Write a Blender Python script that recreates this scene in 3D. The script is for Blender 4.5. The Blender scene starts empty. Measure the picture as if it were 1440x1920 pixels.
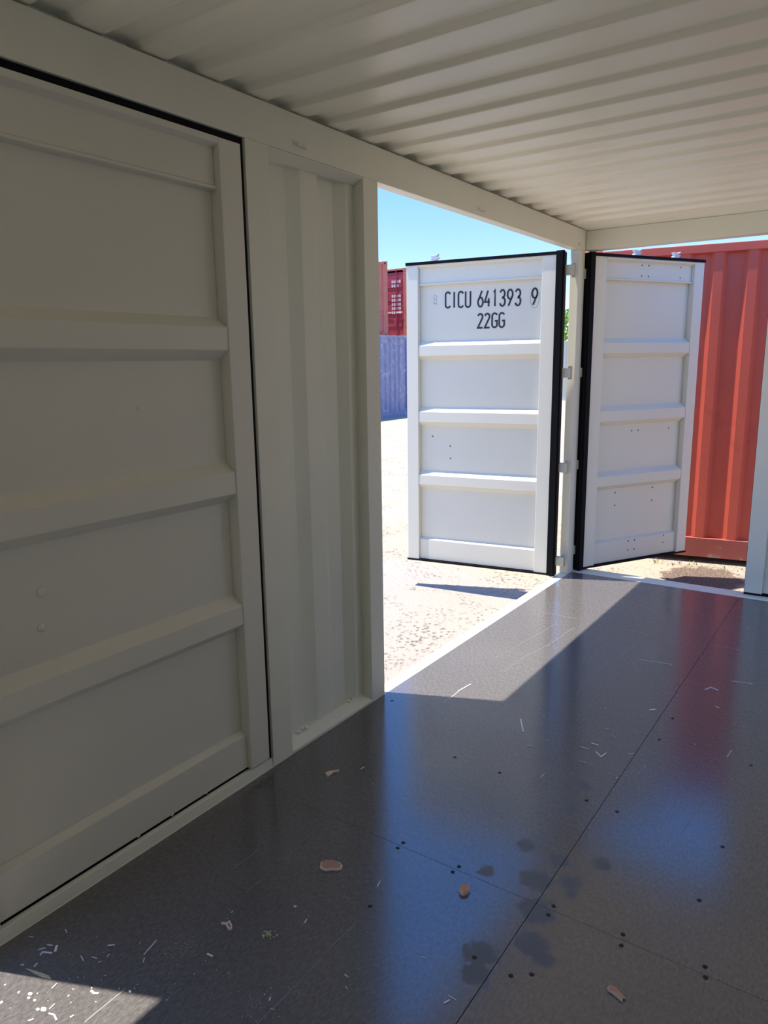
import bpy, bmesh, math, random
from mathutils import Vector, Matrix
random.seed(7)
C = bpy.context.scene.collection
scene = bpy.context.scene

# ------------------------------------------------------------------ camera, sky, sun, exposure
cam_data = bpy.data.cameras.new('camera'); cam = bpy.data.objects.new('camera', cam_data); C.objects.link(cam)
cam_data.sensor_fit = 'VERTICAL'; cam_data.sensor_height = 36; cam_data.sensor_width = 27; cam_data.lens = 25.81
cam_data.clip_start = 0.02; cam_data.clip_end = 2000
cr = Vector((0.8242391, 0.5660855, -0.0133074)); cu = Vector((-0.1014643, 0.1707746, 0.9800720)); cf = Vector((-0.5570771, 0.8064634, -0.1981966))
m = Matrix((cr, cu, -cf)).transposed().to_4x4(); m.translation = (1.82753, -5.09153, 1.51891)
cam.matrix_world = m
scene.camera = cam

world = bpy.data.worlds.new('sky'); scene.world = world; world.use_nodes = True
nt = world.node_tree; nt.nodes.clear()
out = nt.nodes.new('ShaderNodeOutputWorld'); bg = nt.nodes.new('ShaderNodeBackground'); sky = nt.nodes.new('ShaderNodeTexSky')
sky.sky_type = 'NISHITA'; sky.sun_disc = False; sky.sun_elevation = math.radians(74); sky.sun_rotation = math.radians(247)
sky.air_density = 1.0; sky.dust_density = 0.1; sky.ozone_density = 1.2; sky.altitude = 900
SKY_STRENGTH = 0.20
bg.inputs[1].default_value = SKY_STRENGTH
hs = nt.nodes.new('ShaderNodeHueSaturation'); hs.inputs['Saturation'].default_value = 1.22
nt.links.new(sky.outputs[0], hs.inputs['Color']); tint = nt.nodes.new('ShaderNodeMix'); tint.data_type = 'RGBA'; tint.blend_type = 'MULTIPLY'; tint.inputs[0].default_value = 1; tint.inputs[7].default_value = (1.0, .95, 1.0, 1)
nt.links.new(hs.outputs[0], tint.inputs[6])
# hazy, dimmer towards the horizon and deeper blue overhead
tc = nt.nodes.new('ShaderNodeTexCoord'); sx = nt.nodes.new('ShaderNodeSeparateXYZ'); nt.links.new(tc.outputs['Generated'], sx.inputs[0])
rp = nt.nodes.new('ShaderNodeValToRGB'); el = rp.color_ramp.elements; el.new(.2); el.new(.5)
for e_, (p_, c_) in zip(el, ((0, (.55, .53, .62)), (.22, (.65, .68, .77)), (.5, (1.0, 1.16, 1.32)), (1, (1.0, 1.16, 1.32)))): e_.position = p_; e_.color = (*c_, 1)
grad = nt.nodes.new('ShaderNodeMix'); grad.data_type = 'RGBA'; grad.blend_type = 'MULTIPLY'; grad.inputs[0].default_value = 1
nt.links.new(sx.outputs['Z'], rp.inputs[0]); nt.links.new(tint.outputs[2], grad.inputs[6]); nt.links.new(rp.outputs[0], grad.inputs[7]); nt.links.new(grad.outputs[2], bg.inputs[0]); nt.links.new(bg.outputs[0], out.inputs[0])

sun_d = bpy.data.lights.new('sun', 'SUN'); sun = bpy.data.objects.new('sun', sun_d); C.objects.link(sun)
sun_d.energy = 5.0; sun_d.angle = math.radians(0.53); sun_d.color = (1.0, 0.93, 0.80)
SUN_DIR = Vector((0.25, 0.105, -1.0)).normalized()
sun.rotation_euler = SUN_DIR.to_track_quat('-Z', 'Y').to_euler(); sun.location = (-4, -2, 12)

vs = scene.view_settings
scene.display_settings.display_device = 'sRGB'
vs.view_transform = 'Standard'; vs.look = 'None'; vs.gamma = 1.0; vs.use_curve_mapping = False
vs.exposure = 0.90

# ------------------------------------------------------------------ materials
class NT:
    def __init__(s, name):
        s.m = bpy.data.materials.new(name); s.m.use_nodes = True; s.t = s.m.node_tree
        s.b = s.t.nodes['Principled BSDF']; s.coord = None
    def n(s, typ, **kw):
        x = s.t.nodes.new(typ)
        for k, v in kw.items():
            setattr(x, k, v)
        return x
    def l(s, a, b): s.t.links.new(a, b)
    def pos(s):
        if not s.coord: s.coord = s.n('ShaderNodeNewGeometry').outputs['Position']
        return s.coord
    def scaled(s, v):
        mp = s.n('ShaderNodeMapping'); s.l(s.pos(), mp.inputs[0]); mp.inputs['Scale'].default_value = v; return mp.outputs[0]
    def noise(s, scale, detail=4, rough=.6, vec=None):
        x = s.n('ShaderNodeTexNoise'); x.inputs['Scale'].default_value = scale; x.inputs['Detail'].default_value = detail
        x.inputs['Roughness'].default_value = rough; s.l(vec or s.pos(), x.inputs['Vector']); return x.outputs['Fac']
    def ramp(s, f, stops):
        r = s.n('ShaderNodeValToRGB'); e = r.color_ramp.elements
        while len(e) < len(stops): e.new(.5)
        for i, (p_, c_) in enumerate(stops):
            e[i].position = p_; e[i].color = (*c_, 1) if isinstance(c_, tuple) else (c_, c_, c_, 1)
        s.l(f, r.inputs[0]); return r.outputs[0]
    def mix(s, f, a, b, mode='MIX'):
        x = s.n('ShaderNodeMix', data_type='RGBA', blend_type=mode)
        if isinstance(f, (int, float)): x.inputs[0].default_value = f
        else: s.l(f, x.inputs[0])
        for i, v in ((6, a), (7, b)):
            if isinstance(v, tuple): x.inputs[i].default_value = (*v, 1)
            else: s.l(v, x.inputs[i])
        return x.outputs[2]
    def math(s, op, a, b=0.0, clamp=False):
        x = s.n('ShaderNodeMath', operation=op); x.use_clamp = clamp
        for i, v in ((0, a), (1, b)):
            if isinstance(v, (int, float)): x.inputs[i].default_value = v
            else: s.l(v, x.inputs[i])
        return x.outputs[0]
    def bump(s, h, strength, dist):
        x = s.n('ShaderNodeBump'); x.inputs['Strength'].default_value = strength; x.inputs['Distance'].default_value = dist
        s.l(h, x.inputs['Height']); s.l(x.outputs[0], s.b.inputs['Normal'])

def paint(name, col, rough=.5, var=.06, scale=3.0, bump=.15, grime=None):
    t = NT(name)
    lo = tuple(c * (1 - var) for c in col); hi = tuple(min(1, c * (1 + var)) for c in col)
    c = t.mix(t.noise(scale, 5), lo, hi)
    if grime:
        g = t.ramp(t.noise(grime[1], 8, .7), [(grime[2], 0.0), (grime[2] + .12, 1.0)])
        c = t.mix(g, c, grime[0])
    t.l(c, t.b.inputs['Base Color']); t.b.inputs['Roughness'].default_value = rough
    t.bump(t.noise(220, 2), bump, .0008)
    return t.m

M = {}
M['paint'] = paint('container_paint_pale_grey', (.79, .77, .63), .42)
M['ceil'] = paint('ceiling_paint_warm_grey', (.91, .85, .68), .34, .05, 1.5)
M['leafpaint'] = paint('door_paint_grey_white', (.74, .705, .585), .45, .04, 2.0)
M['rubber'] = paint('black_door_gasket_rubber', (.005, .005, .006), .6, .2)
M['rubber'].node_tree.nodes['Principled BSDF'].inputs['Specular IOR Level'].default_value = .12
M['dark'] = paint('dark_recess_steel', (.02, .02, .02), .7)
M['hinge'] = paint('painted_hinge_steel', (.50, .48, .38), .5, .15, 30)
M['bolt'] = paint('dull_bolt_steel', (.16, .12, .09), .6, .4, 90)
M['letters'] = paint('black_stencil_lettering', (.012, .014, .022), .5)
M['ghost'] = paint('faint_overpainted_mark', (.40, .41, .40), .5)
M['patch'] = paint('touched_up_paint', (.72, .72, .70), .5)
M['red'] = paint('red_container_paint', (.47, .078, .048), .5, .12, 2.0, .2, ((.30, .045, .03), 1.3, .60))
M['redlight'] = paint('bright_red_container_paint', (.50, .085, .05), .5, .12, 2.0, .2, ((.33, .05, .035), 1.0, .62))
M['crimson'] = paint('crimson_container_paint', (.36, .04, .06), .5, .2, 3.0, .2, ((.20, .03, .03), 2.0, .6))
M['orange'] = paint('faded_orange_red_container_paint', (.48, .15, .10), .6, .2, 2.0, .2, ((.30, .06, .05), 1.6, .58))
M['blue'] = paint('weathered_blue_container_paint', (.21, .23, .37), .6, .3, 5.0, .2, ((.42, .40, .44), 6.0, .53))
M['rail'] = paint('dusty_brown_red_rail_paint', (.30, .07, .05), .7, .3, 6, .3, ((.40, .27, .2), 7.0, .56))
M['scuff'] = paint('pale_scuff', (.26, .25, .25), .7)
M['white'] = paint('white_marking_paint', (.78, .76, .74), .6, .1, 20)
M['pale'] = paint('pale_green_grey_container_paint', (.60, .63, .56), .5, .06, 1)
M['speck'] = paint('white_debris', (.85, .83, .79), .7, .08, 60)
M['straw'] = paint('dry_straw_yellow', (.62, .52, .28), .7, .2, 60)
M['bark'] = paint('reddish_brown_bark', (.50, .29, .20), .85, .45, 160, .8)
M['pulp'] = paint('pale_torn_wood_edge', (.80, .60, .46), .85, .2, 120, .6)
M['woodsplint'] = paint('raw_orange_wood', (.70, .34, .21), .8, .3, 150, .6)
M['moss'] = paint('dry_yellow_dust_clump', (.50, .46, .26), .95, .5, 300, 1)
M['weed'] = paint('dry_weed_leaves', (.30, .28, .10), .8, .4, 20)
M['foliage'] = paint('bright_green_foliage', (.16, .34, .03), .6, .5, 3)
M['trunk'] = paint('tree_bark', (.12, .09, .06), .9, .3, 8)

def floor_material():
    t = NT('black_film_faced_plywood')
    base = t.mix(t.noise(2.2, 6), (.078, .073, .074), (.106, .099, .099))
    # fine pale dust and long hair scratches along the boards
    sc = t.noise(1.0, 3, .6, t.scaled((230, 5, 1)))
    scr = t.ramp(sc, [(.68, 0.0), (.76, 1.0)])
    msk = t.ramp(t.noise(1.6, 4), [(.48, 0.0), (.68, 1.0)])
    scr = t.math('MULTIPLY', scr, msk)
    dust = t.ramp(t.noise(420, 2, .7), [(.66, 0.0), (.74, 1.0)])
    dm = t.ramp(t.noise(2.7, 5, .7), [(.50, 0.0), (.72, 1.0)])
    dust = t.math('MULTIPLY', dust, dm)
    f = t.math('MAXIMUM', t.math('MULTIPLY', scr, .30), t.math('MULTIPLY', dust, .5))
    # grit patches on the boards: (x, y, radius, amount)
    grit = None
    for gx, gy, gr, ga in GRIT:
        d = t.n('ShaderNodeVectorMath', operation='DISTANCE'); t.l(t.pos(), d.inputs[0]); d.inputs[1].default_value = (gx, gy, 0)
        k = t.math('MULTIPLY', t.math('SUBTRACT', 1.0, t.math('DIVIDE', d.outputs['Value'], gr), True), ga)
        grit = k if grit is None else t.math('MAXIMUM', grit, k)
    gn = t.noise(260, 3, .75)
    gr_ = t.math('GREATER_THAN', t.math('ADD', gn, t.math('MULTIPLY', grit, .17)), .745)
    f = t.math('MAXIMUM', f, t.math('MULTIPLY', gr_, .6), True)
    blot = t.ramp(t.noise(1, 5, .75, t.scaled((130, 55, 1))), [(.40, 0.0), (.66, 1.0)])
    base = t.mix(t.math('MULTIPLY', blot, .5), base, (.24, .22, .22))
    col = t.mix(f, base, (.50, .48, .45))
    # dull footprints and oily stains: darker, rougher film
    st = None
    for sx, sy, sr in STAINS:
        d = t.n('ShaderNodeVectorMath', operation='DISTANCE'); t.l(t.pos(), d.inputs[0]); d.inputs[1].default_value = (sx, sy, 0)
        k = t.math('SUBTRACT', 1.0, t.math('DIVIDE', d.outputs['Value'], sr), True)
        st = k if st is None else t.math('MAXIMUM', st, k)
    stn = t.math('ADD', st, t.math('MULTIPLY', t.math('SUBTRACT', t.noise(38, 6, .75), .5), 2.0))
    stn = t.math('MULTIPLY', t.ramp(stn, [(.30, 0.0), (.42, 1.0)]), t.ramp(st, [(0.0, 0.0), (.15, 1.0)]))
    col = t.mix(t.math('MULTIPLY', stn, .85), col, (.060, .058, .060))
    t.l(col, t.b.inputs['Base Color'])
    r = t.math('ADD', t.math('MULTIPLY', t.noise(5, 6, .7), .10), .12)
    r = t.math('ADD', r, t.math('MULTIPLY', stn, .32)); r = t.math('ADD', r, t.math('MULTIPLY', f, .3))
    t.l(r, t.b.inputs['Roughness'])
    t.b.inputs['IOR'].default_value = 1.9
    h = t.math('ADD', t.noise(140, 3, .7), t.math('MULTIPLY', t.noise(1, 3, .6, t.scaled((170, 60, 1))), .8))
    t.bump(h, .17, .0006)
    return t.m

def ground_material():
    t = NT('sun_bleached_yard_paving')
    n1 = t.noise(.7, 6, .6)
    c = t.mix(n1, (.405, .35, .30), (.46, .40, .345))
    # yellowish dusty ground beside the container
    gx = t.n('ShaderNodeSeparateXYZ'); t.l(t.pos(), gx.inputs[0])
    yel = t.math('MULTIPLY', t.ramp(gx.outputs['Y'], [(0.0, 0.0), (.35, 1.0)]), t.ramp(t.noise(1.3, 4), [(.3, .3), (.6, 1.0)]))
    c = t.mix(t.math('MULTIPLY', yel, .6), c, (.46, .39, .25))
    # pits and grit
    v = t.n('ShaderNodeTexVoronoi'); v.inputs['Scale'].default_value = 26; v.inputs['Randomness'].default_value = 1
    w = t.n('ShaderNodeVectorMath', operation='ADD'); t.l(t.pos(), w.inputs[0])
    nz = t.n('ShaderNodeTexNoise'); nz.inputs['Scale'].default_value = 18; t.l(t.pos(), nz.inputs['Vector'])
    sc = t.n('ShaderNodeVectorMath', operation='SCALE'); t.l(nz.outputs['Color'], sc.inputs[0]); sc.inputs['Scale'].default_value = .06
    t.l(sc.outputs[0], w.inputs[1]); t.l(w.outputs[0], v.inputs['Vector'])
    pit = t.ramp(v.outputs['Distance'], [(.14, 1.0), (.42, 0.0)])
    pm = t.ramp(t.noise(2.0, 4, .7), [(.44, 0.0), (.62, 1.0)])
    pit = t.math('MULTIPLY', pit, pm)
    c = t.mix(t.math('MULTIPLY', pit, .6), c, (.12, .09, .07))
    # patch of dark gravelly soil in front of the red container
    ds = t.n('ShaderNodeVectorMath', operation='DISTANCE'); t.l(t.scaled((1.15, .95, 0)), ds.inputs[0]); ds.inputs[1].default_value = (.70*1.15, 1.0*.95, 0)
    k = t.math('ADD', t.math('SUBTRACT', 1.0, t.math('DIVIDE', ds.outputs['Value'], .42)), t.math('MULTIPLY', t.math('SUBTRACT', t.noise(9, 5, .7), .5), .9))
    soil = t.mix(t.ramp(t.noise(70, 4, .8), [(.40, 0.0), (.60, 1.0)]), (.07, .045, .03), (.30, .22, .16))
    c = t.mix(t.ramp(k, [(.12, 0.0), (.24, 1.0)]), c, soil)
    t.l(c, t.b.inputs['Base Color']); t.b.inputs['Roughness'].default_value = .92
    h = t.math('SUBTRACT', t.noise(34, 6, .7), t.math('MULTIPLY', pit, 1.0))
    t.bump(h, .8, .03)
    return t.m

# ------------------------------------------------------------------ mesh helpers
class MB:
    def __init__(s): s.bm = bmesh.new()
    def box(s, x0, x1, y0, y1, z0, z1):
        vs_ = [s.bm.verts.new(p) for p in ((x0,y0,z0),(x1,y0,z0),(x1,y1,z0),(x0,y1,z0),(x0,y0,z1),(x1,y0,z1),(x1,y1,z1),(x0,y1,z1))]
        for f in ((0,3,2,1),(4,5,6,7),(0,1,5,4),(1,2,6,5),(2,3,7,6),(3,0,4,7)): s.bm.faces.new([vs_[i] for i in f])
        return s
    def prism(s, poly, axis, a, b):
        """poly of 2D points extruded along axis ('x','y','z') from a to b"""
        def P(q, t):
            return {'x': (t, q[0], q[1]), 'y': (q[0], t, q[1]), 'z': (q[0], q[1], t)}[axis]
        A = [s.bm.verts.new(P(q, a)) for q in poly]; B = [s.bm.verts.new(P(q, b)) for q in poly]
        n = len(poly)
        s.bm.faces.new(A); s.bm.faces.new(B[::-1])
        for i in range(n): s.bm.faces.new((A[i], B[i], B[(i+1) % n], A[(i+1) % n]))
        return s
    def sheet(s, prof, axis, a, b, off):
        """corrugated sheet: open profile given thickness by the 2D offset off (tuple)"""
        def P(q, t):
            return {'x': (t, q[0], q[1]), 'y': (q[0], t, q[1]), 'z': (q[0], q[1], t)}[axis]
        q2 = [(q[0]+off[0], q[1]+off[1]) for q in prof]
        R = []
        for t in (a, b):
            R.append([s.bm.verts.new(P(q, t)) for q in prof]); R.append([s.bm.verts.new(P(q, t)) for q in q2])
        f0, k0, f1, k1 = R
        for i in range(len(prof) - 1):
            s.bm.faces.new((f0[i], f0[i+1], f1[i+1], f1[i])); s.bm.faces.new((k0[i+1], k0[i], k1[i], k1[i+1]))
            s.bm.faces.new((f0[i+1], f0[i], k0[i], k0[i+1])); s.bm.faces.new((f1[i], f1[i+1], k1[i+1], k1[i]))
        s.bm.faces.new((f0[0], f1[0], k1[0], k0[0])); s.bm.faces.new((f1[-1], f0[-1], k0[-1], k1[-1]))
        return s
    def cyl(s, p0, p1, r, n=16, r2=None):
        p0, p1 = Vector(p0), Vector(p1); d = (p1 - p0); r2 = r if r2 is None else r2
        q = d.to_track_quat('Z', 'Y')
        A = [s.bm.verts.new(p0 + q @ Vector((r*math.cos(2*math.pi*i/n), r*math.sin(2*math.pi*i/n), 0))) for i in range(n)]
        B = [s.bm.verts.new(p1 + q @ Vector((r2*math.cos(2*math.pi*i/n), r2*math.sin(2*math.pi*i/n), 0))) for i in range(n)]
        s.bm.faces.new(A[::-1]); s.bm.faces.new(B)
        for i in range(n): s.bm.faces.new((A[i], A[(i+1) % n], B[(i+1) % n], B[i]))
        return s
    def tube(s, pts, r, n=8):
        for a, b in zip(pts[:-1], pts[1:]): s.cyl(a, b, r, n)
        return s
    def dome(s, c, nrm, r, h, n=14):
        c, nrm = Vector(c), Vector(nrm).normalized(); q = nrm.to_track_quat('Z', 'Y'); rings = []
        for k, (rr, hh) in enumerate(((1, 0), (.92, .45), (.6, .85))):
            rings.append([s.bm.verts.new(c + q @ Vector((r*rr*math.cos(2*math.pi*i/n), r*rr*math.sin(2*math.pi*i/n), h*hh))) for i in range(n)])
        top = s.bm.verts.new(c + nrm*h)
        s.bm.faces.new(rings[0][::-1])
        for a, b in zip(rings[:-1], rings[1:]):
            for i in range(n): s.bm.faces.new((a[i], a[(i+1) % n], b[(i+1) % n], b[i]))
        for i in range(n): s.bm.faces.new((rings[-1][i], rings[-1][(i+1) % n], top))
        return s
    def ribbon(s, pts, w, z0, z1, P=None):
        """mitred flat stroke through 2D pts, thickness z0..z1; P maps (a, b, h) to 3D"""
        P = P or (lambda a, b, h: (a, b, h))
        pts = [Vector(p) for p in pts]; L, R = [], []
        closed = (pts[0] - pts[-1]).length < 1e-6 and len(pts) > 3
        if closed: pts = pts[:-1]
        n = len(pts)
        for i in range(n):
            a = pts[i-1] if (i > 0 or closed) else None; b = pts[(i+1) % n] if (i < n-1 or closed) else None
            d1 = (pts[i] - a).normalized() if a is not None else None; d2 = (b - pts[i]).normalized() if b is not None else None
            if d1 is None: d1 = d2
            if d2 is None: d2 = d1
            t = (d1 + d2); t = t.normalized() if t.length > 1e-4 else d1
            nn = Vector((-t.y, t.x)); k = max(.45, nn.dot(Vector((-d1.y, d1.x))))
            ww = w / 2 / k
            L.append(pts[i] + nn*ww); R.append(pts[i] - nn*ww)
        V = [[s.bm.verts.new(P(q.x, q.y, h)) for q in S] for S in (L, R) for h in (z0, z1)]
        l0, l1, r0, r1 = V
        rng = range(n) if closed else range(n-1)
        for i in rng:
            j = (i+1) % n
            s.bm.faces.new((l1[i], l1[j], r1[j], r1[i])); s.bm.faces.new((l0[j], l0[i], r0[i], r0[j]))
            s.bm.faces.new((l0[i], l0[j], l1[j], l1[i])); s.bm.faces.new((r0[j], r0[i], r1[i], r1[j]))
        if not closed:
            s.bm.faces.new((l0[0], l1[0], r1[0], r0[0])); s.bm.faces.new((l1[-1], l0[-1], r0[-1], r1[-1]))
        return s
    def obj(s, name, mat, parent=None, bevel=0, smooth=False):
        bmesh.ops.recalc_face_normals(s.bm, faces=s.bm.faces)
        me = bpy.data.meshes.new(name); s.bm.to_mesh(me); s.bm.free()
        if smooth:
            for p_ in me.polygons: p_.use_smooth = True
        for mm in (mat if isinstance(mat, (list, tuple)) else [mat]): me.materials.append(mm)
        o = bpy.data.objects.new(name, me); C.objects.link(o)
        if parent: o.parent = parent
        if bevel:
            b = o.modifiers.new('bevel', 'BEVEL'); b.width = bevel; b.segments = 2; b.limit_method = 'ANGLE'; b.angle_limit = math.radians(28)
        return o

def empty(name, loc, rz=0):
    o = bpy.data.objects.new(name, None); C.objects.link(o); o.location = loc; o.rotation_euler = (0, 0, rz); o.empty_display_size = .2
    return o
def tag(o, label, cat=None, group=None, kind=None):
    o['label'] = label
    if cat: o['category'] = cat
    if group: o['group'] = group
    if kind: o['kind'] = kind
    return o
def structure(o, label=None):
    o['kind'] = 'structure'
    if label: o['label'] = label
    return o

# measured places on the floor (metres)
SLIVERS= [([(0.634, -2.344), (0.691, -2.444)], 0.009), ([(0.996, -2.433), (1.026, -2.462), (1.034, -2.421)], 0.007), ([(0.93, -2.43), (0.967, -2.43)], 0.005), ([(0.964, -2.535), (1.019, -2.536)], 0.003), ([(0.75, -2.54), (0.77, -2.531)], 0.005), ([(0.775, -2.468), (0.812, -2.446)], 0.002), ([(0.659, -2.465), (0.687, -2.477)], 0.003), ([(0.96, -2.38), (0.988, -2.381)], 0.009), ([(0.877, -1.413), (1.035, -1.389)], 0.004), ([(1.319, -1.439), (1.41, -1.42)], 0.004), ([(1.235, -1.608), (1.253, -1.566), (1.289, -1.582)], 0.006), ([(1.076, -1.96), (1.095, -1.938)], 0.01), ([(0.887, -2.726), (0.887, -2.693)], 0.003), ([(1.433, -2.196), (1.438, -2.13)], 0.003), ([(1.106, -2.38), (1.128, -2.363)], 0.003), ([(1.009, -2.273), (1.023, -2.276)], 0.004), ([(0.967, -2.226), (0.979, -2.22)], 0.003), ([(1.31, -1.762), (1.326, -1.77)], 0.005), ([(0.484, -3.994), (0.503, -3.992)], 0.006), ([(0.627, -3.768), (0.623, -3.754)], 0.005), ([(0.56, -3.737), (0.567, -3.734)], 0.007), ([(0.721, -4.01), (0.717, -4.002)], 0.005), ([(0.826, -3.846), (0.838, -3.847)], 0.003), ([(0.428, -3.854), (0.427, -3.847)], 0.004), ([(0.85, -3.874), (0.858, -3.876)], 0.002), ([(0.347, -4.089), (0.334, -4.038)], 0.004), ([(0.24, -4.123), (0.254, -4.111)], 0.005), ([(0.211, -4.184), (0.233, -4.19)], 0.003), ([(0.142, -4.273), (0.138, -4.261)], 0.005), ([(0.107, -4.289), (0.114, -4.284)], 0.004), ([(0.238, -4.17), (0.254, -4.165)], 0.003), ([(0.268, -4.172), (0.271, -4.164)], 0.003), ([(0.097, -4.236), (0.107, -4.22)], 0.004), ([(0.12, -4.243), (0.115, -4.233), (0.139, -4.221)], 0.006), ([(0.142, -4.214), (0.126, -4.199)], 0.01), ([(0.101, -4.212), (0.116, -4.205)], 0.004), ([(0.091, -4.152), (0.108, -4.158)], 0.003), ([(0.033, -4.223), (0.043, -4.217)], 0.003), ([(0.271, -4.148), (0.269, -4.138)], 0.003), ([(0.366, -4.106), (0.357, -4.095)], 0.003), ([(0.332, -4.236), (0.347, -4.236), (0.355, -4.23)], 0.008), ([(0.244, -4.286), (0.24, -4.27)], 0.004), ([(0.295, -4.324), (0.292, -4.308)], 0.004), ([(0.359, -4.31), (0.36, -4.301)], 0.006), ([(0.284, -4.371), (0.29, -4.361)], 0.006), ([(0.305, -4.332), (0.32, -4.327), (0.339, -4.332)], 0.006), ([(0.291, -3.047), (0.292, -3.026)], 0.004), ([(0.712, -3.539), (0.706, -3.514)], 0.004), ([(0.956, -3.69), (0.972, -3.688)], 0.003), ([(1.075, -3.755), (1.099, -3.756)], 0.003), ([(1.079, -3.781), (1.086, -3.765)], 0.006), ([(0.28, -2.401), (0.277, -2.249)], 0.004), ([(0.275, -2.25), (0.288, -2.147)], 0.009)]
SPECKS= [(0.707, -2.264, 0.0017), (0.595, -2.465, 0.0022), (0.65, -2.491, 0.0033), (0.742, -2.626, 0.0047), (0.918, -2.369, 0.0033), (0.908, -2.046, 0.0036), (0.9, -1.937, 0.0018), (1.121, -2.572, 0.0051), (0.975, -2.632, 0.0031), (1.182, -2.497, 0.0042), (1.187, -2.437, 0.0026), (1.309, -2.158, 0.0034), (1.445, -1.892, 0.0024), (0.976, -2.468, 0.0016), (1.102, -1.728, 0.0025), (1.106, -2.421, 0.0021), (0.873, -1.967, 0.0018), (0.704, -2.544, 0.0016), (0.414, -3.848, 0.0016), (0.435, -3.875, 0.0019), (0.508, -3.953, 0.0021), (0.498, -4.012, 0.0023), (0.578, -4.006, 0.002), (0.544, -4.017, 0.0015), (0.548, -4.043, 0.001), (0.533, -3.929, 0.001), (0.537, -3.974, 0.001), (0.669, -3.987, 0.0017), (0.699, -3.981, 0.0022), (0.697, -3.993, 0.0015), (0.699, -4.002, 0.0022), (0.639, -4.033, 0.0015), (0.588, -4.072, 0.0012), (0.764, -3.986, 0.0012), (0.759, -3.992, 0.001), (0.679, -3.804, 0.0018), (0.791, -3.698, 0.0016), (0.732, -3.735, 0.0013), (0.618, -3.741, 0.0013), (0.603, -3.81, 0.0011), (0.535, -3.779, 0.0008), (0.647, -3.656, 0.0008), (0.759, -4.028, 0.0014), (0.713, -4.067, 0.0017), (0.698, -4.078, 0.0012), (0.77, -4.03, 0.0014), (0.789, -4.003, 0.0012), (0.884, -3.9, 0.0012), (0.905, -3.932, 0.0012), (0.799, -3.82, 0.001), (0.767, -3.952, 0.001), (0.691, -4.018, 0.001), (0.605, -4.081, 0.001), (0.419, -3.91, 0.0011), (0.74, -4.024, 0.0022), (0.746, -4.022, 0.0029), (0.734, -4.069, 0.0017), (0.179, -4.197, 0.002), (0.304, -4.069, 0.002), (0.392, -4.055, 0.0019), (0.388, -4.016, 0.002), (0.446, -4.062, 0.0022), (0.506, -4.057, 0.0027), (0.412, -4.158, 0.0022), (0.32, -4.187, 0.0025), (0.325, -4.201, 0.0017), (0.186, -4.12, 0.0012), (0.267, -4.229, 0.0033), (0.251, -4.243, 0.002), (0.325, -4.229, 0.0038), (0.298, -4.275, 0.0038), (0.29, -4.257, 0.0036), (0.384, -4.192, 0.0027), (0.416, -4.17, 0.0022), (0.51, -4.148, 0.0029), (0.269, -4.312, 0.0022), (0.227, -4.314, 0.0033), (0.185, -4.338, 0.005), (0.134, -4.345, 0.0037), (0.211, -4.375, 0.0022), (0.178, -4.378, 0.0062), (0.369, -4.248, 0.0027), (0.28, -4.22, 0.0017), (0.428, -4.11, 0.0011), (0.423, -4.089, 0.0011), (0.488, -4.103, 0.0013), (0.493, -4.083, 0.0011), (0.458, -4.134, 0.0013), (0.25, -4.143, 0.0014), (0.32, -4.283, 0.0027), (0.451, -4.093, 0.0011), (0.444, -4.077, 0.0011), (0.388, -3.101, 0.0029), (0.467, -3.372, 0.0024), (0.511, -3.592, 0.0017), (0.418, -3.192, 0.0016), (0.78, -3.418, 0.002), (0.6, -3.658, 0.0011), (0.582, -3.676, 0.0011), (0.617, -3.741, 0.0013), (0.402, -3.352, 0.0009), (0.395, -3.227, 0.0013), (0.393, -3.265, 0.0013), (0.181, -3.203, 0.001), (1.299, -3.409, 0.0021), (1.242, -3.499, 0.0013), (1.26, -3.554, 0.0015), (1.282, -3.575, 0.001), (1.591, -3.363, 0.0026), (1.561, -3.268, 0.0013), (1.522, -2.502, 0.002), (1.478, -2.35, 0.0018), (1.061, -3.737, 0.0024), (0.96, -3.754, 0.0015), (0.596, -2.464, 0.0022), (0.709, -2.265, 0.0015), (1.148, -3.767, 0.0019)]
SCRATCHES= [([(0.746, -3.69), (0.741, -3.773), (0.744, -3.86), (0.745, -3.929), (0.744, -3.992), (0.741, -4.074)], 0.0018), ([(0.398, -3.529), (0.397, -3.448)], 0.0013), ([(0.397, -3.469), (0.4, -3.601)], 0.0015), ([(0.297, -3.608), (0.297, -3.722)], 0.0014), ([(0.403, -3.708), (0.401, -3.771)], 0.0012), ([(0.397, -4.297), (0.397, -4.184)], 0.0035), ([(0.355, -1.926), (0.366, -1.67), (0.407, -1.48), (0.428, -1.136)], 0.0016), ([(0.24, -1.802), (0.28, -1.475), (0.319, -1.14)], 0.0012), ([(0.066, -0.987), (0.381, -0.983)], 0.0018), ([(1.423, -2.563), (1.398, -2.784)], 0.001), ([(0.752, -1.976), (0.754, -1.532)], 0.0014), ([(0.785, -1.434), (0.803, -1.226)], 0.0014), ([(1.572, -2.484), (1.591, -2.505)], 0.001), ([(1.164, -0.995), (1.291, -0.991)], 0.0014)]
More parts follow.
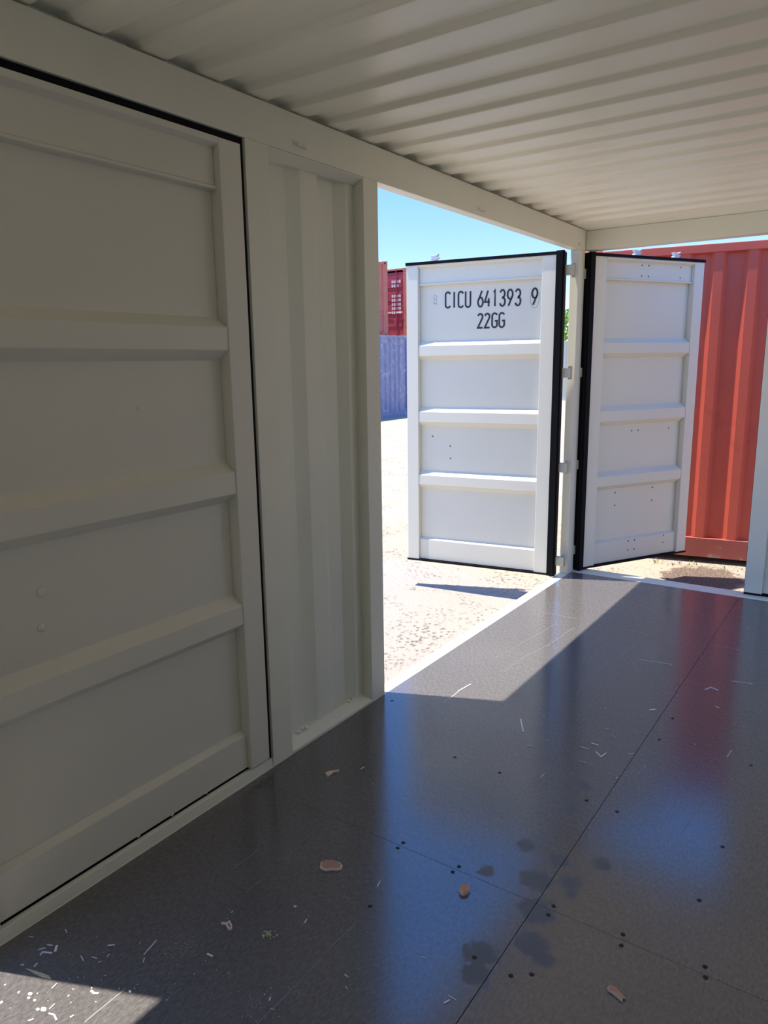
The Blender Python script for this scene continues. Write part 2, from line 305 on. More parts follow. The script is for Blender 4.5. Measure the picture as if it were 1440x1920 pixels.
CHIPS= {'bark': [(0.52, -3.57), (0.507, -3.55), (0.514, -3.534), (0.532, -3.523), (0.555, -3.519), (0.572, -3.525), (0.579, -3.541), (0.572, -3.551), (0.558, -3.556), (0.544, -3.571), (0.532, -3.573)], 'nut': [(0.924, -3.424), (0.921, -3.41), (0.927, -3.399), (0.939, -3.396), (0.949, -3.404), (0.951, -3.419), (0.943, -3.432), (0.931, -3.433)], 'splint': [(1.392, -3.522), (1.397, -3.508), (1.41, -3.51), (1.439, -3.528), (1.433, -3.529), (1.435, -3.54), (1.404, -3.528), (1.396, -3.528)], 'frag': [(0.195, -3.143), (0.204, -3.122), (0.228, -3.099), (0.232, -3.108), (0.22, -3.124), (0.221, -3.161)], 'curl': [(0.436, -3.899), (0.45, -3.892), (0.451, -3.883), (0.466, -3.89), (0.474, -3.898), (0.471, -3.902), (0.451, -3.893)], 'leaf': [(0.13, -4.288), (0.149, -4.282), (0.179, -4.273), (0.203, -4.268), (0.215, -4.271), (0.191, -4.28), (0.162, -4.285)], 'clump': [(0.57, -3.854)], 'blob': [((0.214, -4.325), 30), ((0.223, -4.334), 22), ((0.242, -4.33), 20), ((0.284, -4.332), 38), ((0.272, -4.34), 26), ((0.415, -4.183), 20)]}
SCREWS= [(1.187, -2.781), (1.523, -2.784), (1.513, -3.074), (1.371, -3.323), (1.379, -3.364), (1.577, -3.316), (1.585, -3.351), (1.176, -3.326), (1.176, -3.366), (1.074, -3.615), (1.178, -3.616), (1.22, -3.583), (0.665, -3.325), (0.665, -3.357), (0.871, -3.327), (0.867, -3.359), (0.067, -2.499), (0.741, -3.615), (0.744, -2.779), (1.179, -1.981), (1.179, -2.2), (1.078, -2.774), (0.549, -2.774), (1.52, -2.209)]

# ------------------------------------------------------------------ dimensions (metres; x across, y along, z up; far left corner of the floor is 0,0,0)
XR, YN = 2.35, -5.87          # right wall, near end wall
ZB, ZC = 2.246, 2.380         # underside and top of the roof rails
GZ = -0.20                    # yard level
YA0, YA1 = -2.46, 0.0         # far side opening
YB0, YB1 = -5.68, -3.215      # near side opening

GRIT = [(.42, -4.02, .16, 1.0), (.50, -4.13, .10, .9), (.75, -3.95, .14, .8), (.70, -4.03, .12, 1.0), (.80, -3.86, .10, .5), (.57, -3.85, .06, .7), (.40, -3.36, .07, .35), (.25, -3.30, .16, .25), (1.30, -3.0, .05, .6), (1.62, -2.3, .30, .35), (1.45, -1.9, .35, .3), (1.0, -2.1, .4, .22), (.28, -4.28, .25, .5)]
STAINS = [(1.082, -3.598, .07), (1.184, -3.488, .07), (1.091, -3.253, .075), (1.233, -3.073, .045), (1.181, -3.207, .05), (1.14, -3.37, .08), (1.22, -3.52, .05), (1.10, -3.66, .06), (1.20, -3.25, .03),
          (1.05, -2.85, .05), (1.12, -3.13, .05), (1.0, -3.12, .05), (.95, -3.3, .04), (1.03, -2.70, .05)]
M['floor'] = floor_material()
M['ground'] = ground_material()

# ------------------------------------------------------------------ yard ground
g = MB()
NX = 60
def gh(x, y):
    d = max(0, 1 - math.hypot(x + 1, y) / 9)
    return GZ + .006 * d * math.sin(3.1*x + 1.3*y) * math.cos(2.3*y - x)
xs = [-600, -200, -80, -40, -20, -14] + [-10 + i*.35 for i in range(58)] + [14, 25, 60, 200, 600]
ys = [-600, -200, -60, -25, -12] + [-9 + i*.35 for i in range(62)] + [16, 22, 32, 60, 150, 600]
V = [[g.bm.verts.new((x, y, gh(x, y))) for x in xs] for y in ys]
for j in range(len(ys)-1):
    for i in range(len(xs)-1): g.bm.faces.new((V[j][i], V[j][i+1], V[j+1][i+1], V[j+1][i]))
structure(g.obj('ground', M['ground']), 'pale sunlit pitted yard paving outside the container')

# ------------------------------------------------------------------ container shell
b = MB()
gxs = [0.0, 1.130, XR]; gys = [YN, -3.343, -.990, -.03]
for i in range(2):
    for j in range(3):
        b.box(gxs[i] + (.0010 if i else 0), gxs[i+1] - (.0010 if i == 0 else 0), gys[j] + (.0005 if j else 0), gys[j+1] - (.0005 if j < 2 else 0), -.028, 0)
floor = structure(b.obj('floor', M['floor'], bevel=.0004), 'black film faced plywood floor boards')
b = MB().box(-.05, XR, YN, -.03, -.16, -.029)
structure(b.obj('trim_9', M['dark']), 'dark underfloor beneath the plywood')

# ceiling: pressed roof sheet with ribs running across, die-stamped ends
b = MB()
xst = [-.05, .002, .075, 2.275, 2.348, 2.40]
amp = [1, 1, 1, 1, 1, 1]
prof = []
y0 = -3.72 - .2075*11
prof.append((-5.93, 0))
for k in range(40):
    y = y0 + .2075*k
    if y + .125 > -.12: break
    if y < -5.85: continue
    prof += [(y, 0), (y + .016, 1), (y + .102, 1), (y + .120, 0)]
prof += [(-.10, 0), (.10, -.75)]
ZL = 2.386; AMP = .019
rows = [[b.bm.verts.new((x, yy, ZL + AMP*a*(aa if a > 0 else 1))) for yy, a in prof] for x, aa in zip(xst, amp)]
top = [[b.bm.verts.new((x, yy, 2.44)) for yy, a in prof] for x in xst]
for i in range(len(xst)-1):
    for j in range(len(prof)-1):
        b.bm.faces.new((rows[i][j], rows[i][j+1], rows[i+1][j+1], rows[i+1][j])); b.bm.faces.new((top[i][j], top[i+1][j], top[i+1][j+1], top[i][j+1]))
for i in range(len(xst)-1):
    for j in (0, len(prof)-1): b.bm.faces.new((rows[i][j], rows[i+1][j], top[i+1][j], top[i][j]))
for j in range(len(prof)-1):
    for i in (0, len(xst)-1): b.bm.faces.new((rows[i][j], rows[i][j+1], top[i][j+1], top[i][j]))
structure(b.obj('ceiling', M['ceil'], bevel=.004), 'ribbed pale steel container roof')

# left roof rail
b = MB().box(-.055, 0, YN, .0, ZB, ZC)
rail_left = structure(b.obj('trim_1', M['paint'], bevel=.003), 'long pale roof rail above the left side openings')
b = MB().box(-.068, -.0555, YN, .10, ZB + .004, 2.45)
structure(b.obj('trim_2', M['paint']), 'outer flange of the left roof rail')
for yy in (-2.94, -1.541, -.113, -4.34):
    r_ = MB(); z = 2.281
    r_.tube([(-.002, yy - .030, z), (.012, yy - .026, z - .002), (.014, yy, z - .004), (.012, yy + .026, z - .002), (-.002, yy + .030, z)], .0045, 8)
    r_.box(-.002, .002, yy - .036, yy + .036, z - .008, z + .010)
    r_.obj('lashing_ring', M['paint'], rail_left, smooth=False)
# left sill
b = MB().box(-.066, .0, YN, .12, -.17, 0.001)
b.prism([(-.024, .0), (-.003, .0), (-.008, .037), (-.024, .040)], 'y', YB0, YB1)
structure(b.obj('trim_3', M['paint'], bevel=.002), 'pale steel sill along the left side openings')
# far corner post
b = MB().box(-.060, 0, -.115, .0, 0.001, ZB).box(-.066, -.02, .0, .06, 0.001, ZB)
post = structure(b.obj('trim_4', M['paint'], bevel=.003), 'pale far corner post between the two doorways')
# end header and sill
b = MB().box(0, XR, .0, .10, 2.252, 2.378).box(-.066, XR + .06, .1005, .13, 2.26, 2.45)
structure(b.obj('trim_5', M['paint'], bevel=.004), 'pale header above the end doorway')
b = MB().box(0.0, XR + .06, -.03, .10, -.17, .003)
structure(b.obj('trim_6', M['paint'], bevel=.003), 'pale threshold of the end doorway')
b = MB().box(XR, XR + .06, -.115, .06, 0.004, 2.45)
structure(b.obj('trim_7', M['paint'], bevel=.003), 'right corner post of the end doorway')

# left wall pier between the two side openings
b = MB()
b.box(-.066, 0, YB1, -3.105, .0012, ZB)                 # near jamb
b.box(-.066, 0, -2.560, YA0, .0012, ZB)                 # far jamb
b.prism([(-.10, .001), (0, .001), (0, .012), (-.052, .036), (-.10, .036)], 'y', -3.105, -2.560)   # sloping foot
b.prism([(-.10, ZB), (0, ZB - .001), (0, ZB - .004), (-.045, ZB - .026), (-.10, ZB - .026)], 'y', -3.105, -2.560)
prof = [(-.085, -3.115), (-.085, -2.935), (-.052, -2.885), (-.052, -2.790), (-.085, -2.740), (-.085, -2.655), (-.052, -2.612), (-.052, -2.555)]
b.sheet(prof, 'z', .03, ZB - .01, (-.004, 0))
wall_left = structure(b.obj('wall_left', M['paint'], bevel=.003), 'pale corrugated pier between the closed door and the open doorway')
b = MB()
for yy, zz in ((-2.66, .040), (-2.99, .040)):
    for k in range(4): b.dome((-.055 + .012*random.random(), yy + random.uniform(-.025, .025), zz + random.uniform(-.006, .008)), (.6, 0, .8), .007 + .006*random.random(), .006, 8)
b.obj('paint_blister', M['paint'], wall_left, smooth=True)

# right wall and near end wall (mostly out of view, they shade and reflect in the floor)
def corr(a0, a1, base, amp_, pitch=.278):
    out_, a = [], a0
    out_.append((a0, base))
    while a + pitch < a1:
        out_ += [(a + .07, base), (a + .138, base + amp_), (a + .208, base + amp_), (a + .276, base)]
        a += pitch
    out_.append((a1, base)); return out_
pr = [(q[1], q[0]) for q in corr(YN, -1.45, XR, .036)]  # wall stops short: unseen far side opening, added to light the ceiling
b = MB().sheet(pr, 'z', 0, ZC, (.004, 0)); b.box(XR + .0, XR + .06, YN, -.115, ZB, 2.45); b.box(XR, XR + .06, YN, -.115, -.17, .0)
b.box(XR, XR + .06, -1.45, -1.35, .0, ZB)
structure(b.obj('wall_right', M['paint']), 'corrugated right side wall')
b = MB().sheet(corr(-.06, XR + .05, YN, -.036), 'z', 0, 2.44, (0, -.004)); b.box(-.066, XR + .06, YN - .06, YN, -.17, .0)
structure(b.obj('wall_back', M['paint']), 'corrugated near end wall')
b = MB().box(-.066, 0, YN, YB0, .0012, ZB)
structure(b.obj('trim_8', M['paint'], bevel=.003), 'near corner post of the left side')

# screws in the floor
for sx, sy in SCREWS:
    s_ = MB().cyl((sx, sy, -.004), (sx, sy, .0006), .0065, 14).cyl((sx, sy, .0006), (sx, sy, .0010), .0040, 10)
    s_.obj('floor_screw', M['dark'], floor)
for pts, w in SCRATCHES:
    MB().ribbon(pts, w, .0, .0003).obj('scratch_mark', M['scuff'], floor)

# ------------------------------------------------------------------ container door leaves
RIBS = ((.614, .684), (1.088, 1.161), (1.570, 1.641))
def door_leaf(name, hinge, u_dir, s, W, sh, sf, z0, z1, label, gasket='open', bars=(), bolts=(), hinges=(), gw=.018):
    """u runs from the hinge edge to the free edge, local y is depth away from the inner face"""
    ang = math.atan2(u_dir[1]*s, u_dir[0]*s)
    t = empty(name, (hinge[0], hinge[1], 0), ang)
    structure(t, label)
    def X(u): return s*u
    def bx(mb, u0, u1, d0, d1, za, zb):
        a, b_ = sorted((X(u0), X(u1))); return mb.box(a, b_, d0, d1, za, zb)
    bx(MB(), 0, sh, 0, .05, z0, z1).obj('stile', M['leafpaint'], t, bevel=.003)
    bx(MB(), W - sf, W, 0, .05, z0, z1).obj('stile', M['leafpaint'], t, bevel=.003)
    a, b_ = sorted((X(sh + .0005), X(W - sf - .0005)))
    # pressed centre panel
    pr = [(.046, .17), (.046, .195)]
    for zl, zh in RIBS: pr += [(.046, zl - .034), (.004, zl), (.004, zh), (.046, zh + .034)]
    pr += [(.046, 2.09)]
    MB().sheet(pr, 'x', a, b_, (.004, 0)).obj('panel', M['leafpaint'], t, bevel=.003)
    MB().prism([(.020, z0 + .004), (.020, .180), (.030, .186), (.0455, .196), (.0455, z0 + .004)], 'x', a, b_).obj('bottom_rail', M['leafpaint'], t, bevel=.002)
    m_ = MB().prism([(.0455, 2.066), (.018, 2.070), (.016, 2.078), (.028, 2.084), (.028, z1 - .030), (.0, z1 - .018), (.0, z1), (.0455, z1)], 'x', a, b_)
    m_.obj('top_rail', M['leafpaint'], t, bevel=.002)
    # outer skin
    bx(MB(), .002, W - .002, .0505, .056, z0, z1).obj('outer_skin', M['leafpaint'], t)
    if gasket == 'open':
        gk = MB()
        bx(gk, -.003, .052, -.009, -.0005, z0 - .012, z1 + .020)
        bx(gk, -.004, -.001, -.0005, .058, z0 - .012, z1 + .010)
        bx(gk, .004, .028, -.020, -.009, z0 - .012, z1 + .010)
        bx(gk, .052, W + .004, -.007, -.0005, z1 - .005, z1 + .016)
        bx(gk, -.001, W + .004, -.0005, .058, z1 + .0005, z1 + .016)
        bx(gk, .052, W + .004, -.007, -.0005, z0 - .010, z0 + .004)
        bx(gk, -.001, W + .004, -.0005, .058, z0 - .010, z0 - .0005)
        gk.obj('gasket', M['rubber'], t, bevel=.002)
    else:
        gk = MB()
        bx(gk, -.018, -.001, .010, .05, .0015, z1 + .022)
        bx(gk, W + .001, W + gw, .010, .05, .0015, z1 + .022)
        bx(gk, -.001, W + .001, .010, .05, z1 + .0005, z1 + .022)
        bx(gk, -.001, W + .001, .026, .05, .0015, z0 - .0005)
        gk.obj('gasket', M['rubber'], t)
    for (u, z, r, dd) in bolts:
        MB().dome((X(u), dd, z), (0, -1, 0), r, r*.55).obj('bolt', M['bolt'], t, smooth=True)
    for zz in hinges:
        h_ = bx(MB(), -.062 if s < 0 else -.02, .03, .020, .058, zz - .032, zz + .032)
        hk = -.050 if s < 0 else -.012; h_.cyl((X(hk), .068, zz - .045), (X(hk), .068, zz + .045), .014, 14)
        h_.obj('hinge', M['hinge'], t, bevel=.002)
    for u in bars:
        bar = MB().cyl((X(u), .086, z0 + .005), (X(u), .086, z1 + .046), .0165, 16).obj('locking_bar', M['white'], t, smooth=False)
        cm = MB()
        for zb, sg in ((z1 + .038, 1),):
            cm.prism([(X(u) - .030, zb - .004*sg), (X(u) + .012, zb - .012*sg), (X(u) + .040, zb + .012*sg), (X(u) + .014, zb + .010*sg), (X(u) + .034, zb + .034*sg), (X(u) - .004, zb + .026*sg), (X(u) - .034, zb + .030*sg), (X(u) - .018, zb + .012*sg)], 'y', .070, .102)
        cm.obj('cam', M['white'], bar, bevel=.002)
        for zb in (.14, .50, 1.0, 1.45, 2.14):
            bk = bx(MB(), u - .040, u + .040, .0565, .0645, zb - .045, zb + .045); bx(bk, u - .020, u + .020, .064, .108, zb - .018, zb + .018)
            bk.obj('bar_bracket', M['leafpaint'], bar)
    return t, X

# closed leaf of the near side opening
b1 = [(.80, .918, .016, .046), (.812, .818, .013, .046), (.44, 1.396, .006, .046), (.585, .052, .0065, .020), (.450, .052, .0065, .020), (.30, .052, .005, .020), (.985, .062, .004, .020)]
door_leaf('door_1', (.0, -3.236), (0, -1), -1, 1.125, .095, .085, .046, 2.222, 'closed pale grey container door leaf with three pressed ribs beside the corrugated pier', gasket='closed', bolts=[], gw=.008)
d1 = bpy.data.objects['door_1']
for u, z, r, dd in b1:
    MB().dome((-u, dd, z), (0, -1, 0), r, r*.5).obj('bolt', M['leafpaint'], d1, smooth=True)

# far side opening: leaf swung out, hinged on the corner post, with the painted number
HL, FL = Vector((-.055, -.239)), Vector((-1.187, -.402))
WL = (FL - HL).length
dl, XL = door_leaf('door_2', HL, (FL - HL).normalized(), -1, WL, .146, .092, .022, 2.214, 'open pale door leaf painted with a black container number, swung outside the left opening',
    bars=(.955,), bolts=[(.955, .978, .006, .046), (.813, .908, .006, .046), (.8125, .816, .006, .046)], hinges=(.115, .79, 1.44, 2.11))

def arc(cx, cy, rx, ry, a0, a1, n=10):
    return [(cx + rx*math.cos(math.radians(a0 + (a1-a0)*i/n)), cy + ry*math.sin(math.radians(a0 + (a1-a0)*i/n))) for i in range(n+1)]
# monoline glyphs in a 1 x 2.6 cell
GL = {
 'C': [arc(.5, 2.1, .5, .5, 20, 180) + arc(.5, .5, .5, .5, 180, 340)],
 'I': [[(.5, 0), (.5, 2.6)]],
 'U': [[(0, 2.6)] + arc(.5, .5, .5, .5, 180, 360) + [(1, 2.6)]],
 '6': [[(.80, 2.6), (.12, 1.15)] + arc(.5, .75, .5, .75, 150, 510, 20)],
 '4': [[(.62, 2.6), (0, .75), (1, .75)], [(.78, 1.35), (.78, 0)]],
 '1': [[(.30, 2.25), (.55, 2.6), (.55, 0)]],
 '3': [arc(.48, 1.98, .46, .62, 160, -80) + arc(.48, .70, .52, .70, 80, -160)],
 '9': [[(.20, 0), (.88, 1.45)] + arc(.5, 1.85, .5, .75, -30, 330, 20)],
 '2': [arc(.5, 2.05, .48, .55, 165, -20) + [(.0, 0), (1, 0)]],
 'G': [arc(.5, 2.1, .5, .5, 20, 180) + arc(.5, .5, .5, .5, 180, 360) + [(1, 1.2), (.55, 1.2)]],
}
lt = MB()
def glyph(ch, px, zc, h, w=.036):
    u = 1.061 - (px - 784)*.00387
    if px > 990: u = .203
    x0 = XL(u) - w/2
    for st in GL[ch]: lt.ribbon([(x0 + a*w, zc - h/2 + b_*h/2.6) for a, b_ in st], .0118, 0, 1, P=lambda a, b_, k: (a, .0452 - k*.0012, b_))
for ch, px in zip('CICU6413939', (842, 854.5, 867.5, 881.5, 905.5, 918.5, 932.5, 947, 961, 975.5, 1003.5)):
    glyph(ch, px, 1.960 - (px - 842)*.00005, .108)
for ch, px in zip('22GG', (905.5, 918.8, 932.8, 946.3)): glyph(ch, px, 1.806, .096)
tag(lt.obj('lettering', M['letters'], dl), 'black painted container number')
gm = MB()
xg = XL(.935)
for dx, dz in ((0, 0), (.0, -.03)): gm.ribbon([(xg + a, 1.985 + dz + c_) for a, c_ in arc(0, 0, .012, .014, 0, 360, 14)], .003, 0, 1, P=lambda a, b_, k: (a, .0455 - k*.0008, b_))
gm.ribbon([(xg - .018, 1.94), (xg + .018, 1.935)], .003, 0, 1, P=lambda a, b_, k: (a, .0455 - k*.0008, b_))
gm.ribbon([(XL(.203) + a, 1.945 + c_) for a, c_ in arc(0, 0, .030, .068, 0, 360, 20)], .0035, 0, 1, P=lambda a, b_, k: (a, .0455 - k*.0006, b_))
gm.obj('faint_mark', M['ghost'], dl)

# end doorway: left leaf swung outside
HR, FR = Vector((.030, -.005)), Vector((.030 + 1.085*.498, -.005 + 1.085*.867))
b3 = []
for u in (.506, .570): b3 += [(u, 2.178, .006, .028), (u, 2.105, .006, .028), (u, 1.005, .006, .046), (u, .168, .0065, .020), (u, .097, .0065, .020)]
b3 += [(.880, 2.178, .005, .028), (.880, 2.105, .005, .028), (.880, 1.005, .006, .046), (.870, .170, .006, .020), (.868, .115, .005, .020), (.375, .549, .0065, .046), (.378, .452, .0065, .046), (.748, .557, .0065, .046), (.750, .457, .0065, .046)]
door_leaf('door_3', HR, (.498, .867), 1, 1.09, .160, .095, .022, 2.222, 'open pale door leaf with small bolt heads, swung outside the end doorway', bars=(.505, .885), bolts=b3, hinges=(.16, .79, 1.44, 2.10))
# end doorway: right leaf, closed
door_leaf('door_4', (XR - .01, .030), (-1, 0), -1, 1.195, .10, .105, .022, 2.232, 'closed right leaf of the end doorway at the photo edge', gasket='closed', gw=.003)

# ------------------------------------------------------------------ shipping containers in the yard
def make_container(name, loc, rz, L, W, H, body, rails, label, group=None, pitch=.248, doors=False, marks=False, first=.10):
    t = empty(name, loc, rz); tag(t, label, 'shipping container', group)
    # local: x along length, y from front face (0) back to W, z up
    pw = .15
    for x in (0, L - pw):
        for y in (0, W - pw): MB().box(x, x + pw, y, y + pw, .12, H - .12).obj('corner_post', body, t, bevel=.006)
    for q in ((pw, L - pw, .0, .06), (pw, L - pw, W - .06, W), (.0, .06, pw, W - pw), (L - .06, L, pw, W - pw)):
        MB().box(*q, H - .075, H - .01).obj('top_rail', body, t, bevel=.004); MB().box(*q, .0, .165).obj('bottom_rail', rails, t, bevel=.004)
    for x in (-.003, L - .175):
        for y in (-.003, W - .16):
            for z in (0, H - .118):
                cs_ = MB().box(x, x + .178, y, y + .163, z, z + .118).obj('corner_casting', body, t, bevel=.008)
                if y < 0: MB().cyl((x + .09, -.0032, z + .058), (x + .09, -.0045, z + .058), .03, 12).obj('casting_hole', M['dark'], cs_)
    MB().box(.02, L - .02, .02, W - .02, H - .03, H - .008).obj('roof', body, t)
    def cor(a0, a1, base, dep, ph):
        o_, a = [(a0, base)], a0 + ph
        while a + pitch < a1:
            o_ += [(a, base), (a + .030, base + dep), (a + pitch*.39, base + dep), (a + pitch*.39 + .030, base)]
            a += pitch
        o_.append((a1, base)); return o_
    MB().sheet(cor(pw, L - pw, .046, -.036, first), 'z', .16, H - .07, (0, .004)).obj('side_wall', body, t)
    MB().sheet(cor(pw, L - pw, W - .046, .036, first), 'z', .16, H - .07, (0, -.004)).obj('side_wall', body, t)
    MB().sheet([(q[1], q[0]) for q in cor(pw, W - pw, .046, -.036, .06)], 'z', .16, H - .11, (.004, 0)).obj('end_wall', body, t)
    if not doors: MB().sheet([(q[1], q[0]) for q in cor(pw, W - pw, L - .046, .036, .06)], 'z', .16, H - .11, (-.004, 0)).obj('end_wall', body, t)
    if doors:
        for k in range(2):
            y0_ = pw + .01 + k*(W - 2*pw)/2; y1_ = y0_ + (W - 2*pw)/2 - .02
            d = MB().box(L - .05, L - .019, y0_, y1_, .14, H - .14)
            for zz in (.5, 1.0, 1.5, 2.0): d.box(L - .02, L - .004, y0_ + .06, y1_ - .06, zz*.95, zz*.95 + .30)
            d = d.obj('door', M['crimson'], t, bevel=.01)
            for q in (.25, .72):
                yb = y0_ + (y1_ - y0_)*q
                MB().cyl((L + .02, yb, .05), (L + .02, yb, H - .05), .017, 10).obj('locking_bar', M['crimson'], d)
                MB().box(L + .018, L + .035, yb, yb + .28, .98, 1.02).obj('door_handle', M['white'], d)
        if marks:
            for r in range(7):
                yy = W - pw - .52
                zz = H - .52 - .15*r - (.22 if r > 1 else 0)
                for c_ in range(4 if r == 1 else 5):
                    MB().box(L - .0035, L - .002, yy + .085*c_, yy + .085*c_ + .058, zz, zz + .095).obj('marking', M['white'], t)
    return t

# red container close behind the end doorway
ra = math.atan2(.098, .622)
rc = make_container('shipping_container', (-.50, 1.2955, -.145), ra, 6.06, 2.44, 2.573, M['redlight'], M['rail'], 'red corrugated shipping container standing just outside the end doorway', first=.258 + .115)
for k, (x, y) in enumerate(((.0, .3), (5.6, .3), (.0, 2.0), (5.6, 2.0))):
    w = Matrix.Rotation(ra, 3, 'Z') @ Vector((x + .22, y, 0))
    sl_ = MB().box(-.14, .14, -.08, .08, GZ - .01, -.1455).obj('timber_block', M['trunk']); sl_.location = (-.50 + w.x, 1.2955 + w.y, 0); sl_.rotation_euler = (0, 0, ra)
    tag(sl_, 'wooden block under the red container, ' + ('near left corner', 'near right corner', 'far left corner', 'far right corner')[k], 'block')

# blue container far left with the two red ones stacked behind and above it
make_container('shipping_container', (-11.43, 9.85, GZ), math.radians(91.5), 6.06, 2.44, 2.60, M['blue'], M['blue'], 'weathered blue corrugated container on the yard beyond the left opening', first=.05, pitch=.278)
v = Vector((-.5605, .828)); w2 = Vector((.828, .5605))
def at(px_dir, D): return Vector((1.8275, -5.0915)) + px_dir*D
pA = at(Vector((-.5612, .8277)), 25.5) - w2*6.06
make_container('shipping_container', (pA.x, pA.y, 2.401), math.atan2(w2.y, w2.x), 6.06, 2.44, 2.44, M['orange'], M['red'], 'brick red container stacked highest on the left, on the blue one', first=.1)
pB = at(Vector((-.5405, .8415)), 28.4); pB.x -= 2.44 + .32
# its door end faces the camera side (-y), long axis along y
make_container('shipping_container', (pB.x + .32, pB.y + 6.06, 2.40), math.radians(-90), 6.06, 2.44, 2.59, M['orange'], M['orange'], 'red container on the upper row showing a crimson door with white markings', doors=True, marks=True)
make_container('shipping_container', (pB.x + .32, pB.y + 6.06, GZ), math.radians(-90), 6.06, 2.44, 2.59, M['orange'], M['orange'], 'red container on the ground under the one with white door markings', doors=True)
# pale container behind the corner post, green tree behind it
pC = at(Vector((-.3535, .935)), 34)
make_container('shipping_container', (pC.x - 4, pC.y - 1.5, GZ), math.radians(20), 6.06, 2.44, 2.60, M['pale'], M['pale'], 'pale container far away, seen through the gap beside the corner post')

pT = at(Vector((-.3545, .935)), 46)
tr = empty('tree', (pT.x, pT.y, GZ)); tag(tr, 'bright green tree far beyond the pale container', 'tree')
MB().cyl((0, 0, 0), (.05, 0, 2.2), .16, 10, .10).cyl((.05, 0, 2.0), (-.7, .2, 3.3), .08, 8, .04).cyl((.05, 0, 2.0), (.8, -.2, 3.4), .08, 8, .04).obj('trunk', M['trunk'], tr)
fo = MB()
for i in range(2600):
    th = random.uniform(0, 2*math.pi); ph = math.acos(random.uniform(-1, 1)); rr = random.uniform(.75, 1.02)*(1 + .14*math.sin(5*th)*math.sin(4*ph))
    c_ = Vector((2.1*rr*math.sin(ph)*math.cos(th), 2.1*rr*math.sin(ph)*math.sin(th), 3.2 + 1.55*rr*math.cos(ph)))
    a = Vector((random.gauss(0, 1), random.gauss(0, 1), random.gauss(0, 1))).normalized()*.13; d = a.cross(Vector((random.gauss(0, 1), random.gauss(0, 1), random.gauss(0, 1)))).normalized()*.07
    fo.bm.faces.new([fo.bm.verts.new(q) for q in (c_ - a, c_ - d, c_ + a, c_ + d)])
fo.obj('foliage', M['foliage'], tr)

# dry weeds growing along the foot of the red container
wd = MB()
for i in range(90):
    s0 = random.choice((random.uniform(.4, 1.5), random.gauss(.95, .12), random.uniform(1.2, 1.6)))
    bx_ = Vector((-.5 + s0*.988, 1.25 + s0*.156 - random.uniform(0, .14)))
    h = random.uniform(.01, .035); a = random.uniform(0, 6.28); lean = Vector((math.cos(a), math.sin(a)))*h*.7; wv = Vector((-math.sin(a), math.cos(a)))*.004
    p0 = (bx_.x - wv.x, bx_.y - wv.y, GZ + .001); p1 = (bx_.x + wv.x, bx_.y + wv.y, GZ + .001); p2 = (bx_.x + lean.x*.5 + wv.x, bx_.y + lean.y*.5 + wv.y, GZ + h*.7); p3 = (bx_.x + lean.x, bx_.y + lean.y, GZ + h)
    wd.bm.faces.new([wd.bm.verts.new(q) for q in (p0, p1, p2)]); wd.bm.faces.new([wd.bm.verts.new(q) for q in (p0, p2, p3)])
tag(wd.obj('dry_weeds', M['weed']), 'low dry weeds along the foot of the red container', 'weeds', kind='stuff')

# ------------------------------------------------------------------ litter on the floor
def chip(name, pts, h, mat, label, cat, rim=None):
    cx = sum(p[0] for p in pts)/len(pts); cy = sum(p[1] for p in pts)/len(pts)
    k = MB(); n = len(pts)
    lo = [k.bm.verts.new((x, y, .0004)) for x, y in pts]
    mid = [k.bm.verts.new((cx + (x-cx)*1.02, cy + (y-cy)*1.02, h*random.uniform(.55, .8))) for x, y in pts]
    hi = [k.bm.verts.new((cx + (x-cx)*.86, cy + (y-cy)*.86, h*random.uniform(.85, 1.15))) for x, y in pts]
    ct = k.bm.verts.new((cx, cy, h*.9))
    k.bm.faces.new(lo[::-1])
    for i in range(n):
        j = (i+1) % n
        k.bm.faces.new((lo[i], lo[j], mid[j], mid[i])); k.bm.faces.new((mid[i], mid[j], hi[j], hi[i])); k.bm.faces.new((hi[i], hi[j], ct))
    o = k.obj(name, [mat] + ([rim] if rim else []))
    if rim:
        for p_ in o.data.polygons:
            if len(p_.vertices) == 4: p_.material_index = 1
    return tag(o, label, cat)
chip('bark_chip', CHIPS['bark'], .008, M['bark'], 'oval reddish brown bark chip with pale rim, largest piece on the floor', 'wood chip', M['pulp'])
chip('bark_chip', CHIPS['nut'], .014, M['woodsplint'], 'small round woody lump lying near the cross seam', 'wood chip', M['pulp'])
chip('wood_splinter', CHIPS['splint'], .007, M['woodsplint'], 'orange wood splinter with forked end, near the lower right', 'wood chip', M['pulp'])
chip('wood_splinter', CHIPS['frag'], .005, M['pulp'], 'small pale orange wood fragment near the corrugated pier', 'wood chip')
tag(MB().ribbon(CHIPS['curl'], .005, .0003, .005).obj('wood_curl', M['pulp']), 'tiny pinkish curled wood shaving left of the dust clump', 'wood shaving')
chip('dry_leaf', CHIPS['leaf'], .003, M['straw'], 'narrow yellow dry leaf at the edge of the lower left sun patch', 'leaf')
k = MB()
for i in range(46):
    a = random.uniform(0, 6.28); r = abs(random.gauss(0, .008)); k.dome((CHIPS['clump'][0][0] + r*math.cos(a)*1.3, CHIPS['clump'][0][1] + r*math.sin(a), 0.0), (random.gauss(0, .4), random.gauss(0, .4), 1), random.uniform(.0015, .004), random.uniform(.002, .005), 6)
tag(k.obj('dust_clump', M['moss']), 'crumbly yellowish dirt clump on the black floor', 'dirt')

def where(x, y):
    if y < -4.0 and x < .52: return 'by the lower left sun patch', 'white debris by the lower left sun patch'
    if y < -3.7: return 'near the photo bottom', 'white debris near the bottom of the photo'
    if y < -3.0: return 'around the cross seam', 'white debris around the cross seam'
    if x > 1.13: return 'right of the long seam', 'white debris right of the long seam'
    return 'left of the long seam', 'white debris between the pier and the seam'
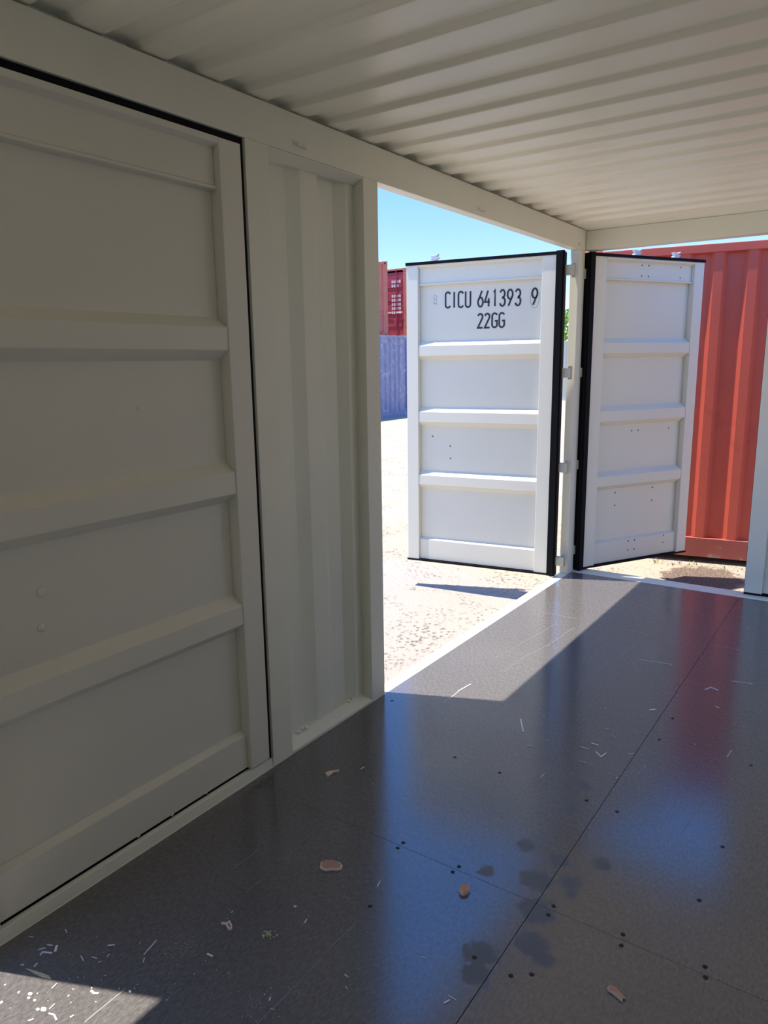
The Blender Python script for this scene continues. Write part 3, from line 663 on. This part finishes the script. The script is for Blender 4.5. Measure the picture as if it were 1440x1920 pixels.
# one speck mesh per roundness, copied to every place
protos = []
for k_ in range(4):
    s_ = MB(); n = 9
    ring = [(1 + random.uniform(-.25, .25))*(1 if k_ else .9) for _ in range(n)]
    lo = [s_.bm.verts.new((r*math.cos(2*math.pi*i/n), r*math.sin(2*math.pi*i/n)*(1 - .12*k_), 0)) for i, r in enumerate(ring)]
    hi = [s_.bm.verts.new((.7*r*math.cos(2*math.pi*i/n), .7*r*math.sin(2*math.pi*i/n)*(1 - .12*k_), .45)) for i, r in enumerate(ring)]
    s_.bm.faces.new(lo[::-1]); s_.bm.faces.new(hi)
    for i in range(n): s_.bm.faces.new((lo[i], lo[(i+1) % n], hi[(i+1) % n], hi[i]))
    o = s_.obj('white_speck', M['speck']); protos.append(o)
used = set()
for i, (x, y, r) in enumerate(SPECKS):
    k_ = i % 4
    if k_ in used: o = protos[k_].copy(); C.objects.link(o)
    else: o = protos[k_]; used.add(k_)
    o.location = (x, y, .0002); o.scale = (r*.72, r*.72, r*.72); o.rotation_euler = (0, 0, random.uniform(0, 6.28))
    a, g_ = where(x, y)
    tag(o, 'tiny round white speck on the floor ' + a, 'speck', g_.replace('debris', 'specks'))
for pts, w in SLIVERS:
    o = MB().ribbon(pts, w*.62, .0003, .0003 + min(.0025, w*.35)).obj('white_sliver', M['speck'])
    a, g_ = where(*pts[0])
    L_ = sum((Vector(p) - Vector(q)).length for p, q in zip(pts[:-1], pts[1:]))
    kind_ = ('bent ' if len(pts) > 2 else 'straight ') + ('long' if L_ > .06 else 'short')
    tag(o, '%s white sliver on the black floor %s' % (kind_, a), 'sliver', '%s %s' % (kind_, g_.replace('debris', 'slivers')))
for i, (p_, r) in enumerate(CHIPS['blob']):
    rr = r/3.79*.0008
    pts = [(p_[0] + rr*math.cos(a*.63)*random.uniform(.8, 1.2), p_[1] + .7*rr*math.sin(a*.63)*random.uniform(.8, 1.2)) for a in range(10)]
    o = chip('paint_flake', pts, .0025, M['speck'], 'larger white flake lying in the lower left sun patch', 'flake'); o['group'] = 'white flakes in the sun patch'
